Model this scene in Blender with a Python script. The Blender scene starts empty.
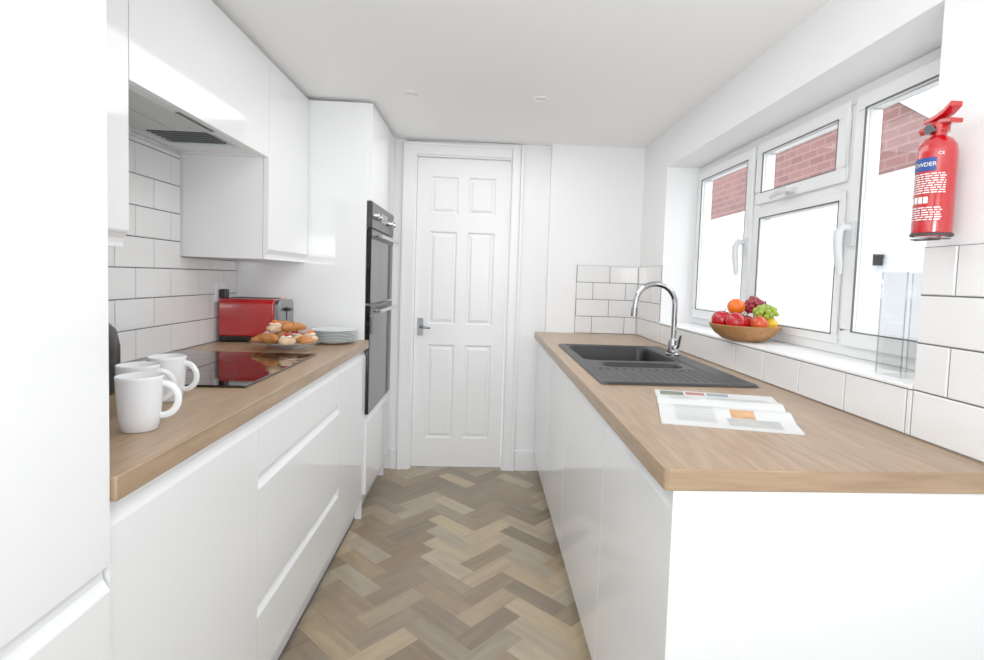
import bpy, bmesh, math, random
from mathutils import Vector, Matrix
random.seed(7)
scene=bpy.context.scene
COL=scene.collection
try:
    scene.view_settings.view_transform='Standard'
    scene.view_settings.look='None'
    scene.view_settings.exposure=0.2
    scene.view_settings.gamma=1.28
except Exception as e: print(e)

# ------------------------------------------------------------------ materials
def lin(c):
    r=[]
    for v in c:
        v=v/255.0
        r.append(v/12.92 if v<=0.04045 else ((v+0.055)/1.055)**2.4)
    return (r[0],r[1],r[2],1.0)
def mat(name,col,rough=0.5,metal=0.0,spec=0.5,coat=0.0,trans=0.0,ior=1.45,noise=0.0,nscale=20,bump=0.0,emit=0):
    m=bpy.data.materials.new(name); m.use_nodes=True
    nt=m.node_tree; b=nt.nodes['Principled BSDF']
    c=lin(col)
    b.inputs['Base Color'].default_value=c
    b.inputs['Roughness'].default_value=rough
    b.inputs['Metallic'].default_value=metal
    b.inputs['Specular IOR Level'].default_value=spec
    b.inputs['Coat Weight'].default_value=coat
    b.inputs['Coat Roughness'].default_value=0.05
    b.inputs['Transmission Weight'].default_value=trans
    b.inputs['IOR'].default_value=ior
    if noise>0 or bump>0:
        tc=nt.nodes.new('ShaderNodeTexCoord'); n=nt.nodes.new('ShaderNodeTexNoise')
        n.inputs['Scale'].default_value=nscale; n.inputs['Detail'].default_value=5
        nt.links.new(tc.outputs['Object'],n.inputs['Vector'])
        if noise>0:
            mx=nt.nodes.new('ShaderNodeMix'); mx.data_type='RGBA'
            mx.inputs[6].default_value=tuple(max(0,v*(1-noise)) for v in c[:3])+(1,)
            mx.inputs[7].default_value=tuple(min(1,v*(1+noise)) for v in c[:3])+(1,)
            nt.links.new(n.outputs['Fac'],mx.inputs[0]); nt.links.new(mx.outputs[2],b.inputs['Base Color'])
        if bump>0:
            bp=nt.nodes.new('ShaderNodeBump'); bp.inputs['Strength'].default_value=bump; bp.inputs['Distance'].default_value=0.004
            nt.links.new(n.outputs['Fac'],bp.inputs['Height']); nt.links.new(bp.outputs['Normal'],b.inputs['Normal'])
    return m

M={}
M['wall']=mat('wall_paint',(243,244,245),0.7,noise=0.01,nscale=3,bump=0.03)
M['ceil']=mat('ceiling_paint',(250,250,250),0.8,noise=0.01,nscale=3)
M['gloss']=mat('gloss_white_panel',(238,240,241),0.10,coat=0.4,noise=0.004,nscale=2)
M['carc']=mat('white_carcass',(238,239,240),0.35,noise=0.005,nscale=2)
M['dark']=mat('dark_recess',(48,48,50),0.7,noise=0.05)
M['upvc']=mat('white_upvc',(234,236,237),0.25,noise=0.004,nscale=3)
M['handle']=mat('white_plastic_handle',(208,211,213),0.25,noise=0.004,nscale=3)
M['trim']=mat('white_satin_trim',(241,242,243),0.3,noise=0.005,nscale=4)
M['tile']=mat('white_glazed_tile',(234,234,234),0.1,coat=0.3,noise=0.015,nscale=5)
M['grout']=mat('grey_grout',(95,95,94),0.9,noise=0.05,nscale=60)
M['chrome']=mat('chrome',(182,184,187),0.08,metal=1,noise=0.01)
M['darkchrome']=mat('satin_chrome',(108,110,113),0.2,metal=1,noise=0.01)
M['steel']=mat('brushed_steel',(142,144,146),0.3,metal=1,noise=0.03,nscale=80)
M['greymetal']=mat('grey_painted_metal',(188,195,193),0.35,metal=0.1,noise=0.03,nscale=20)
M['greyframe']=mat('bright_metal_frame',(226,231,231),0.3,metal=0.1,noise=0.02,nscale=20)
M['greymetal2']=mat('dark_grey_mesh',(70,77,76),0.5,metal=0.3,noise=0.1,nscale=200)
M['blackglass']=mat('black_glass',(4,4,5),0.04,coat=0.3,noise=0.01)
M['ovenglass']=mat('oven_glass',(5,5,6),0.08,spec=0.4,noise=0.02)
M['ovenpanel']=mat('dark_steel_panel',(58,60,63),0.3,metal=0.7,noise=0.03,nscale=60)
M['black']=mat('black_plastic',(8,8,9),0.35,noise=0.03)
M['hobring']=mat('hob_print',(50,50,52),0.3,noise=0.02)
M['sink']=mat('black_composite',(22,23,25),0.45,noise=0.12,nscale=400)
M['ceramic']=mat('white_ceramic',(226,228,231),0.12,coat=0.5,noise=0.004)
M['plate']=mat('pale_white_ceramic',(208,217,217),0.2,coat=0.3,noise=0.01)
M['red']=mat('gloss_red',(170,2,8),0.15,coat=0.6,noise=0.02,nscale=3)
M['extred']=mat('extinguisher_red',(182,4,14),0.16,coat=0.6,noise=0.02,nscale=3)
M['blue']=mat('blue_label',(10,58,132),0.4,noise=0.02)
M['whiteprint']=mat('white_print',(235,235,235),0.5,noise=0.01)
M['paper']=mat('magazine_paper',(214,217,216),0.35,noise=0.01,nscale=8)
M['p_green']=mat('print_green_photo',(82,96,62),0.4,noise=1.0,nscale=45)
M['p_red']=mat('print_red_photo',(170,90,66),0.4,noise=0.8,nscale=50)
M['p_orange']=mat('print_orange_photo',(196,142,92),0.4,noise=0.7,nscale=30)
M['p_grey']=mat('print_grey_text',(160,162,163),0.5,noise=0.05)
M['p_pale']=mat('print_pale_photo',(176,178,176),0.5,noise=0.3,nscale=25)
M['p_blue']=mat('print_blue_photo',(118,140,154),0.4,noise=0.7,nscale=40)
M['ground']=mat('paving',(180,178,174),0.9,noise=0.1,nscale=6)
M['extwhite']=mat('white_render',(186,188,191),0.9,noise=0.14,nscale=2,bump=0.1)
M['apple']=mat('apple_skin',(180,12,20),0.25,noise=0.4,nscale=18)
M['apple2']=mat('apple_skin_yellow_red',(198,64,28),0.25,noise=0.5,nscale=14)
M['orange']=mat('orange_peel',(236,100,2),0.4,noise=0.08,nscale=30,bump=0.5)
M['lemon']=mat('lemon_peel',(226,170,16),0.4,noise=0.1,nscale=20,bump=0.3)
M['ggreen']=mat('green_grape',(140,162,42),0.2,noise=0.15,nscale=20)
M['gred']=mat('red_grape',(136,20,40),0.2,noise=0.3,nscale=20)
M['stem']=mat('brown_stem',(80,60,30),0.7,noise=0.1)
M['wick']=mat('woven_wood',(164,112,62),0.6,noise=0.35,nscale=70,bump=0.6)
M['pastry']=mat('golden_pastry',(186,112,50),0.4,noise=0.5,nscale=40,bump=0.8)
M['sugar']=mat('sugared_pastry',(216,180,142),0.6,noise=0.35,nscale=45,bump=0.7)
M['cream']=mat('white_cream',(236,226,210),0.5,noise=0.05,nscale=45,bump=0.3)
M['berry']=mat('strawberry_red',(182,20,12),0.3,noise=0.2,nscale=60)
M['rubber']=mat('grey_seal',(86,88,90),0.6,noise=0.03)

def panemat(name,col,a=0.03,b_=0.5):
    m=bpy.data.materials.new(name); m.use_nodes=True; nt=m.node_tree
    nt.nodes.remove(nt.nodes['Principled BSDF']); out=nt.nodes['Material Output']
    t=nt.nodes.new('ShaderNodeBsdfTransparent'); g=nt.nodes.new('ShaderNodeBsdfGlossy'); g.inputs['Roughness'].default_value=0.02
    mx=nt.nodes.new('ShaderNodeMixShader'); lw=nt.nodes.new('ShaderNodeLayerWeight'); lw.inputs['Blend'].default_value=0.5
    p=nt.nodes.new('ShaderNodeMath'); p.operation='POWER'; p.inputs[1].default_value=4
    q=nt.nodes.new('ShaderNodeMath'); q.operation='MULTIPLY_ADD'; q.inputs[1].default_value=b_; q.inputs[2].default_value=a
    nt.links.new(lw.outputs['Facing'],p.inputs[0]); nt.links.new(p.outputs[0],q.inputs[0]); nt.links.new(q.outputs[0],mx.inputs[0])
    t.inputs['Color'].default_value=lin(col)
    nt.links.new(t.outputs[0],mx.inputs[1]); nt.links.new(g.outputs[0],mx.inputs[2]); nt.links.new(mx.outputs[0],out.inputs['Surface'])
    return m
M['pane']=panemat('window_glass',(253,253,253),0.04,0.3)
M['thinglass']=panemat('thin_clear_glass',(252,252,252),0.05,0.45)
M['glassrim']=panemat('glass_rim',(236,240,240),0.25,0.6)

def woodmat(name,sc,rotz):
    m=bpy.data.materials.new(name); m.use_nodes=True; nt=m.node_tree; b=nt.nodes['Principled BSDF']
    tc=nt.nodes.new('ShaderNodeTexCoord')
    mp=nt.nodes.new('ShaderNodeMapping'); mp.inputs['Scale'].default_value=sc
    nt.links.new(tc.outputs['Object'],mp.inputs['Vector'])
    n=nt.nodes.new('ShaderNodeTexNoise'); n.inputs['Scale'].default_value=3; n.inputs['Detail'].default_value=8; n.inputs['Roughness'].default_value=0.6
    nt.links.new(mp.outputs[0],n.inputs['Vector'])
    r=nt.nodes.new('ShaderNodeValToRGB'); e=r.color_ramp.elements
    e[0].position=0.25; e[0].color=lin((130,102,75)); e[1].position=0.78; e[1].color=lin((173,144,112))
    x=e.new(0.5); x.color=lin((153,124,93))
    nt.links.new(n.outputs['Fac'],r.inputs[0])
    br=nt.nodes.new('ShaderNodeTexBrick'); br.inputs['Scale'].default_value=1.0
    br.inputs['Color1'].default_value=(0.90,0.90,0.90,1); br.inputs['Color2'].default_value=(1.05,1.05,1.04,1); br.inputs['Mortar'].default_value=(0.86,0.86,0.86,1)
    br.inputs['Mortar Size'].default_value=0.0005; br.inputs['Brick Width'].default_value=0.6; br.inputs['Row Height'].default_value=0.07
    mp2=nt.nodes.new('ShaderNodeMapping'); mp2.inputs['Rotation'].default_value=(0,0,rotz)
    nt.links.new(tc.outputs['Object'],mp2.inputs['Vector']); nt.links.new(mp2.outputs[0],br.inputs['Vector'])
    mx=nt.nodes.new('ShaderNodeMix'); mx.data_type='RGBA'; mx.blend_type='MULTIPLY'; mx.inputs[0].default_value=0.5
    nt.links.new(r.outputs[0],mx.inputs[6]); nt.links.new(br.outputs['Color'],mx.inputs[7])
    nt.links.new(mx.outputs[2],b.inputs['Base Color']); b.inputs['Roughness'].default_value=0.33
    return m
M['oak']=woodmat('oak_worktop',(26,2.2,26),math.pi/2)
M['oakend']=woodmat('oak_worktop_end_strip',(2.2,26,26),0)

def floormat():
    m=bpy.data.materials.new('herringbone_vinyl'); m.use_nodes=True; nt=m.node_tree; b=nt.nodes['Principled BSDF']
    uv=nt.nodes.new('ShaderNodeUVMap'); uv.uv_map='grain'
    mp=nt.nodes.new('ShaderNodeMapping'); mp.inputs['Scale'].default_value=(4,30,1)
    nt.links.new(uv.outputs[0],mp.inputs['Vector'])
    n=nt.nodes.new('ShaderNodeTexNoise'); n.inputs['Scale'].default_value=1.0; n.inputs['Detail'].default_value=7; n.inputs['Roughness'].default_value=0.65
    nt.links.new(mp.outputs[0],n.inputs['Vector'])
    at=nt.nodes.new('ShaderNodeAttribute'); at.attribute_name='shade'
    ma=nt.nodes.new('ShaderNodeMath'); ma.operation='MULTIPLY_ADD'; ma.inputs[1].default_value=0.8
    nt.links.new(n.outputs['Fac'],ma.inputs[0]); 
    ms=nt.nodes.new('ShaderNodeMath'); ms.operation='MULTIPLY_ADD'; ms.inputs[1].default_value=0.75; ms.inputs[2].default_value=-0.25
    nt.links.new(at.outputs['Fac'],ms.inputs[0]); nt.links.new(ms.outputs[0],ma.inputs[2])
    def ramp(a,mid,c):
        r=nt.nodes.new('ShaderNodeValToRGB'); e=r.color_ramp.elements
        e[0].position=0.05; e[0].color=lin(a); e[1].position=0.95; e[1].color=lin(c)
        x=e.new(0.5); x.color=lin(mid); nt.links.new(ma.outputs[0],r.inputs[0]); return r
    r1=ramp((110,92,70),(143,123,96),(180,160,127)); r2=ramp((104,93,78),(135,123,104),(172,160,138))
    at2=nt.nodes.new('ShaderNodeAttribute'); at2.attribute_name='hue'
    mx=nt.nodes.new('ShaderNodeMix'); mx.data_type='RGBA'
    nt.links.new(at2.outputs['Fac'],mx.inputs[0]); nt.links.new(r1.outputs[0],mx.inputs[6]); nt.links.new(r2.outputs[0],mx.inputs[7])
    nt.links.new(mx.outputs[2],b.inputs['Base Color'])
    b.inputs['Roughness'].default_value=0.38
    return m
M['floor']=floormat()
M['seam']=mat('floor_seam',(100,85,66),0.8,noise=0.05)

def brickmat():
    m=bpy.data.materials.new('red_brick'); m.use_nodes=True; nt=m.node_tree; b=nt.nodes['Principled BSDF']
    tc=nt.nodes.new('ShaderNodeTexCoord'); sp=nt.nodes.new('ShaderNodeSeparateXYZ'); cb=nt.nodes.new('ShaderNodeCombineXYZ')
    nt.links.new(tc.outputs['Object'],sp.inputs[0]); nt.links.new(sp.outputs[1],cb.inputs[0]); nt.links.new(sp.outputs[2],cb.inputs[1])
    br=nt.nodes.new('ShaderNodeTexBrick'); br.inputs['Scale'].default_value=1
    br.inputs['Color1'].default_value=lin((98,60,58)); br.inputs['Color2'].default_value=lin((114,72,69)); br.inputs['Mortar'].default_value=lin((122,92,89))
    br.inputs['Brick Width'].default_value=0.22; br.inputs['Row Height'].default_value=0.075; br.inputs['Mortar Size'].default_value=0.008
    nt.links.new(cb.outputs[0],br.inputs['Vector']); nt.links.new(br.outputs['Color'],b.inputs['Base Color']); b.inputs['Roughness'].default_value=0.9
    return m
M['brick']=brickmat()

# ------------------------------------------------------------------ helpers
def root(name,loc,label,cat,kind=None,group=None,rotz=0):
    e=bpy.data.objects.new(name,None); e.location=loc; e.rotation_euler[2]=rotz; e.empty_display_size=0.05
    COL.objects.link(e)
    if label: e['label']=label
    if cat: e['category']=cat
    if kind: e['kind']=kind
    if group: e['group']=group
    return e
def rootloc(p):
    v=Vector((0,0,0))
    while p is not None:
        v+=p.location; p=p.parent
    return v
def emit(name,bm,mats,parent=None,world=True,smooth=False,label=None,cat=None,kind=None,group=None,bevel=0,bseg=2,sub=0,loc=None,angle=35):
    if not isinstance(mats,(list,tuple)): mats=[mats]
    bmesh.ops.remove_doubles(bm,verts=bm.verts,dist=1e-6)
    bmesh.ops.recalc_face_normals(bm,faces=bm.faces)
    me=bpy.data.meshes.new(name)
    if parent is not None:
        if world: bm.transform(Matrix.Translation(-rootloc(parent)))
    elif loc is None and world:
        xs=[v.co for v in bm.verts]
        lo=Vector((min(v.x for v in xs),min(v.y for v in xs),min(v.z for v in xs)))
        hi=Vector((max(v.x for v in xs),max(v.y for v in xs),max(v.z for v in xs)))
        loc=Vector(((lo.x+hi.x)/2,(lo.y+hi.y)/2,lo.z))
        bm.transform(Matrix.Translation(-loc))
    bm.to_mesh(me); bm.free()
    for m in mats: me.materials.append(m)
    o=bpy.data.objects.new(name,me); COL.objects.link(o)
    if parent is not None: o.parent=parent
    elif loc is not None: o.location=loc
    if smooth:
        for p in me.polygons: p.use_smooth=True
        try: me.set_sharp_from_angle(angle=math.radians(angle))
        except Exception as ex: print(ex)
    if bevel>0:
        b=o.modifiers.new('bevel','BEVEL'); b.width=bevel; b.segments=bseg; b.limit_method='ANGLE'; b.angle_limit=math.radians(40)
    if label: o['label']=label
    if cat: o['category']=cat
    if kind: o['kind']=kind
    if group: o['group']=group
    return o
def bx(bm,lo,hi,mi=0):
    x0,y0,z0=lo; x1,y1,z1=hi
    vs=[bm.verts.new(c) for c in [(x0,y0,z0),(x1,y0,z0),(x1,y1,z0),(x0,y1,z0),(x0,y0,z1),(x1,y0,z1),(x1,y1,z1),(x0,y1,z1)]]
    for f in [(0,3,2,1),(4,5,6,7),(0,1,5,4),(1,2,6,5),(2,3,7,6),(3,0,4,7)]:
        fa=bm.faces.new([vs[i] for i in f]); fa.material_index=mi
def boxes(lst):
    bm=bmesh.new()
    for b in lst: bx(bm,*b)
    return bm
def box(name,lo,hi,m,parent=None,**k):
    return emit(name,boxes([(lo,hi)]),m,parent,**k)
def lathe(bm,prof,seg=32,c=(0,0,0),mi=0):
    rings=[]
    for r,z in prof:
        if r<1e-6: rings.append([bm.verts.new((c[0],c[1],c[2]+z))])
        else: rings.append([bm.verts.new((c[0]+r*math.cos(2*math.pi*i/seg),c[1]+r*math.sin(2*math.pi*i/seg),c[2]+z)) for i in range(seg)])
    for a,b in zip(rings[:-1],rings[1:]):
        for i in range(seg):
            j=(i+1)%seg
            if len(a)==1 and len(b)==1: continue
            if len(a)==1: f=bm.faces.new((a[0],b[i],b[j]))
            elif len(b)==1: f=bm.faces.new((a[i],a[j],b[0]))
            else: f=bm.faces.new((a[i],a[j],b[j],b[i]))
            f.material_index=mi
def tube(bm,pts,r,seg=12,mi=0,cap=True,flat=1.0):
    pts=[Vector(p) for p in pts]
    n=len(pts); rr=r if isinstance(r,(list,tuple)) else [r]*n
    t0=(pts[1]-pts[0]).normalized()
    up=Vector((0,0,1)) if abs(t0.z)<0.9 else Vector((1,0,0))
    u=t0.cross(up).normalized(); rings=[]
    for i,p in enumerate(pts):
        if i==0: t=pts[1]-pts[0]
        elif i==n-1: t=pts[-1]-pts[-2]
        else: t=pts[i+1]-pts[i-1]
        t.normalize(); u=(u-t*u.dot(t)).normalized(); v=t.cross(u)
        rings.append([bm.verts.new(p+(u*math.cos(2*math.pi*k/seg)+v*math.sin(2*math.pi*k/seg)*flat)*rr[i]) for k in range(seg)])
    for a,b in zip(rings[:-1],rings[1:]):
        for k in range(seg):
            f=bm.faces.new((a[k],a[(k+1)%seg],b[(k+1)%seg],b[k])); f.material_index=mi
    if cap:
        for ring in (rings[0],rings[-1]):
            f=bm.faces.new(ring); f.material_index=mi
def extr(bm,prof,y0,y1,mi=0):
    a=[bm.verts.new((x,y0,z)) for x,z in prof]; b=[bm.verts.new((x,y1,z)) for x,z in prof]
    n=len(prof)
    for i in range(n):
        f=bm.faces.new((a[i],a[(i+1)%n],b[(i+1)%n],b[i])); f.material_index=mi
    bm.faces.new(a).material_index=mi; bm.faces.new(b).material_index=mi
def grid_wall(bm,axis,p0,p1,us,vs,holes):
    for i in range(len(us)-1):
        for j in range(len(vs)-1):
            if (i,j) in holes: continue
            if axis=='x': bx(bm,(p0,us[i],vs[j]),(p1,us[i+1],vs[j+1]))
            else: bx(bm,(us[i],p0,vs[j]),(us[i+1],p1,vs[j+1]))

# ------------------------------------------------------------------ dimensions
H=1.22; WT=0.898; WB=0.858
XL=-1.18; XR=0.975; YB=3.334; YP=3.274; YF=-1.6; ZC=2.05; ZT=2.034
LF=-0.558; LE=-0.545
RF=0.352; RE=0.332; YR=0.895
XW=1.15
YT,YH,YW,YO=0.828,1.329,2.149,2.623

# ------------------------------------------------------------------ room shell
def herring():
    bm=bmesh.new(); uvl=bm.loops.layers.uv.new('grain'); sh=bm.faces.layers.float.new('shade'); hu=bm.faces.layers.float.new('hue')
    n=3; L=0.25; W=L/n; s=W/math.sqrt(2)
    x0,x1,y0,y1=XL-0.05,XR+0.05,YF,YB+0.2
    def add(a0,b0,a1,b1,horiz):
        cs=[(a0,b0),(a1,b0),(a1,b1),(a0,b1)]
        P=[((a-b)*s,(a+b)*s+0.03) for a,b in cs]
        cx=sum(p[0] for p in P)/4; cy=sum(p[1] for p in P)/4
        if not(x0-0.3<cx<x1+0.3 and y0-0.3<cy<y1+0.3): return
        f=bm.faces.new([bm.verts.new((p[0],p[1],0)) for p in P]); f[sh]=random.random(); f[hu]=random.random()
        ou=random.random()*20; ov=random.random()*20
        for lp,(a,b) in zip(f.loops,cs):
            u,v=((a-a0)*W,(b-b0)*W) if horiz else ((b-b0)*W,(a-a0)*W)
            lp[uvl].uv=(u+ou,v+ov)
    for r in range(-80,140):
        for m in range(-30,30):
            c=r+2*n*m
            add(c,r,c+n,r+1,True)
    for c0 in range(-80,140):
        for m in range(-30,30):
            c=c0+2*n*m
            add(c,c0-2*n+1,c+1,c0-n+1,False)
    fs=list(bm.faces)
    res=bmesh.ops.inset_individual(bm,faces=fs,thickness=0.0006,depth=0)
    for f in res['faces']: f.material_index=1
    for co,no in [((x0,0,0),(-1,0,0)),((x1,0,0),(1,0,0)),((0,y0,0),(0,-1,0)),((0,y1,0),(0,1,0))]:
        g=list(bm.verts)+list(bm.edges)+list(bm.faces)
        bmesh.ops.bisect_plane(bm,geom=g,plane_co=co,plane_no=no,clear_outer=True)
    for f in bm.faces:
        if f.normal.z<0: f.normal_flip()
    me=bpy.data.meshes.new('floor'); bm.to_mesh(me); bm.free()
    me.materials.append(M['floor']); me.materials.append(M['seam'])
    o=bpy.data.objects.new('floor',me); COL.objects.link(o)
    o['kind']='structure'; o['label']='brown herringbone wood-look vinyl floor'; o['category']='floor'
herring()
box('ceiling',(XL-0.2,YF,ZC),(XR+0.25,YB+0.25,ZC+0.1),M['ceil'],kind='structure',label='plain white painted ceiling',cat='ceiling')
box('wall_left',(XL-0.15,YF,0),(XL,YB+0.2,ZC),M['wall'],kind='structure',label='white painted wall behind cabinets',cat='wall')
bm=bmesh.new(); grid_wall(bm,'y',YF-0.1,YF,[XL,-0.45,0.55,XR],[0,2.0,ZC],{(1,0)})  # unseen wall behind the camera, put in to cut light from the rear
emit('wall_front',bm,M['wall'],kind='structure',label='unseen white painted wall with open doorway, limiting rear light',cat='wall')
bm=bmesh.new()
WY0,WY1,WZ0,WZ1=1.124,2.85,1.0035,1.85
grid_wall(bm,'x',XR,XR+0.25,[YF,WY0,WY1,YB+0.2],[0,WZ0,WZ1,ZC],{(1,1)})
emit('wall_right',bm,M['wall'],kind='structure',label='white painted wall with window opening',cat='wall')
bm=bmesh.new()
DX0,DX1,DZ=-0.432,0.162,1.965
grid_wall(bm,'y',YB,YB+0.15,[XL,DX0,DX1,XR],[0,DZ,ZC],{(1,0)})
bx(bm,(0.40,YP,0),(XR,YB,ZC))
emit('wall_back',bm,M['wall'],kind='structure',label='white painted end wall around the door',cat='wall')
cw=0.072
box('baseboard_back',(DX1+cw+0.003,YB-0.016,0),(0.40,YB,0.13),M['trim'],kind='structure',label='white skirting board beside door',cat='baseboard',bevel=0.004)
box('baseboard_side',(LF+0.01,YB-0.016,0),(DX0-cw-0.003,YB,0.13),M['trim'],kind='structure',label='white skirting board beside door',cat='baseboard',bevel=0.004)

# door
d=root('door_1',((DX0+DX1)/2,YB+0.02,0),'white six-panel interior door with chrome lever','door',kind='structure')
bm=bmesh.new()
DW=DX1-DX0
xs=[DX0+0.012,DX0+0.095,DX0+DW/2-0.032,DX0+DW/2+0.032,DX1-0.095,DX1-0.012]
zs=[0.006,0.19,0.79,0.92,1.50,1.61,1.84,DZ-0.012]
yf=YB+0.03
gv={}
for i,x in enumerate(xs):
    for j,z in enumerate(zs): gv[i,j]=bm.verts.new((x,yf,z))
pf=[]
for i in range(5):
    for j in range(7):
        f=bm.faces.new((gv[i,j],gv[i+1,j],gv[i+1,j+1],gv[i,j+1]))
        if i in (1,3) and j in (1,3,5): pf.append(f)
for f in bm.faces: f.normal_update()
bmesh.ops.inset_individual(bm,faces=pf,thickness=0.012,depth=-0.010)
bmesh.ops.inset_individual(bm,faces=pf,thickness=0.010,depth=0.0)
bmesh.ops.inset_individual(bm,faces=pf,thickness=0.022,depth=0.008)
bd=[e for e in bm.edges if e.is_boundary]
ex=bmesh.ops.extrude_edge_only(bm,edges=bd)
for v in [g for g in ex['geom'] if isinstance(g,bmesh.types.BMVert)]: v.co.y=yf+0.035
bd=[e for e in bm.edges if e.is_boundary]
bmesh.ops.contextual_create(bm,geom=bd)
leaf=emit('door_leaf',bm,M['trim'],d)
bm=bmesh.new()
bx(bm,(DX0,YB+0.0,0),(DX0+0.010,YB+0.13,DZ)); bx(bm,(DX1-0.010,YB,0),(DX1,YB+0.13,DZ)); bx(bm,(DX0+0.010,YB,DZ-0.010),(DX1-0.010,YB+0.13,DZ))
emit('door_frame',bm,M['trim'],d)
hx=DX0+0.050; hz=0.90
bm=bmesh.new()
bx(bm,(hx-0.018,yf-0.008,hz-0.055),(hx+0.018,yf,hz+0.055))
tube(bm,[(hx,yf-0.005,hz),(hx,yf-0.045,hz)],0.008)
tube(bm,[(hx,yf-0.045,hz),(hx+0.02,yf-0.047,hz+0.001),(hx+0.045,yf-0.047,hz-0.001),(hx+0.065,yf-0.043,hz-0.004)],[0.008,0.008,0.007,0.006])
emit('door_handle',bm,M['darkchrome'],leaf,smooth=True,label='chrome lever handle on rectangular backplate')
bm=bmesh.new()
ct=min(DZ+cw,ZC-0.002)
for (lo,hi) in [((DX0-cw,YB-0.018,0),(DX0+0.002,YB-0.0,ct)),((DX1-0.002,YB-0.018,0),(DX1+cw,YB,ct)),((DX0+0.002,YB-0.018,DZ-0.002),(DX1-0.002,YB,ct))]:
    bx(bm,lo,hi)
for (lo,hi) in [((DX0-cw,YB-0.026,0),(DX0-cw+0.02,YB-0.018,ct)),((DX1+cw-0.02,YB-0.026,0),(DX1+cw,YB-0.018,ct)),((DX0-cw+0.02,YB-0.026,ct-0.02),(DX1+cw-0.02,YB-0.018,ct))]:
    bx(bm,lo,hi)
emit('trim_1',bm,M['trim'],kind='structure',label='white moulded door architrave',cat='door trim',bevel=0.003)

# tiles
TH=0.1055
def tiles(name,label,regions):
    bm=bmesh.new(); TW=0.205; g=0.0018
    for (o,U,N,u0,u1,z0,z1,off) in regions:
        o=Vector(o);U=Vector(U);N=Vector(N)
        def P(u,z,h): return o+U*u+N*h+Vector((0,0,z))
        vs=[P(u0,z0,0.004),P(u1,z0,0.004),P(u1,z1,0.004),P(u0,z1,0.004)]
        vb=[P(u0,z0,0.0),P(u1,z0,0.0),P(u1,z1,0.0),P(u0,z1,0.0)]
        a=[bm.verts.new(v) for v in vs]; b=[bm.verts.new(v) for v in vb]
        bm.faces.new(a).material_index=1; bm.faces.new(b).material_index=1
        for i in range(4): bm.faces.new((a[i],a[(i+1)%4],b[(i+1)%4],b[i])).material_index=1
        k0=int(math.floor((z0-WT+1e-4)/TH)); k1=int(math.ceil((z1-WT-1e-4)/TH))
        for k in range(k0,k1):
            za=max(z0,WT+k*TH)+g; zb=min(z1,WT+(k+1)*TH)-g
            if zb-za<0.01: continue
            sft=off+(TW/2 if k%2 else 0)
            i0=int(math.floor((u0-sft)/TW)); i1=int(math.ceil((u1-sft)/TW))
            for i in range(i0,i1):
                ua=max(u0,sft+i*TW)+g; ub=min(u1,sft+(i+1)*TW)-g
                if ub-ua<0.01: continue
                q=0.002
                lo=[P(ua,za,0.004),P(ub,za,0.004),P(ub,zb,0.004),P(ua,zb,0.004)]
                mi=[P(ua,za,0.0060),P(ub,za,0.0060),P(ub,zb,0.0060),P(ua,zb,0.0060)]
                hi=[P(ua+q,za+q,0.0075),P(ub-q,za+q,0.0075),P(ub-q,zb-q,0.0075),P(ua+q,zb-q,0.0075)]
                L=[bm.verts.new(v) for v in lo];Mi=[bm.verts.new(v) for v in mi];Hh=[bm.verts.new(v) for v in hi]
                for A,B in ((L,Mi),(Mi,Hh)):
                    for t in range(4): bm.faces.new((A[t],A[(t+1)%4],B[(t+1)%4],B[t]))
                bm.faces.new(Hh)
    return emit(name,bm,[M['tile'],M['grout']],kind='structure',label=label,cat='wall tiles')
e=0.0008
WU=1.265; HD=1.659
ZR=WT+3*TH
tiles('trim_2','white metro tile splashback with grey grout',[
  ((XL,0,0),(0,1,0),(1,0,0),YT+0.005,YO-0.003,WT,ZR,0.03),
  ((XL,0,0),(0,1,0),(1,0,0),YT+0.005,YH+0.004,ZR,WU-0.003,0.03),
  ((XL,0,0),(0,1,0),(1,0,0),YH+0.004,YW-0.004,ZR,HD-0.004,0.03),
  ((XL,0,0),(0,1,0),(1,0,0),YW-0.004,YO-0.003,ZR,WU-0.003,0.03)])
tiles('trim_3','white rectangular tiles with grey grout around window',[
  ((XR,0,0),(0,1,0),(-1,0,0),0.50,WY0,WT+e,1.32,0.115),
  ((XR,0,0),(0,1,0),(-1,0,0),WY0,WY1,WT+e,WZ0-0.001,0.115),
  ((XR,0,0),(0,1,0),(-1,0,0),WY1,YP-0.001,WT+e,1.32,0.115)])
tiles('trim_4','white rectangular tile splashback on end wall',[
  ((0,YP,0),(1,0,0),(0,-1,0),0.58,XR-0.009,WT+e,1.32,0.07)])

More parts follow.
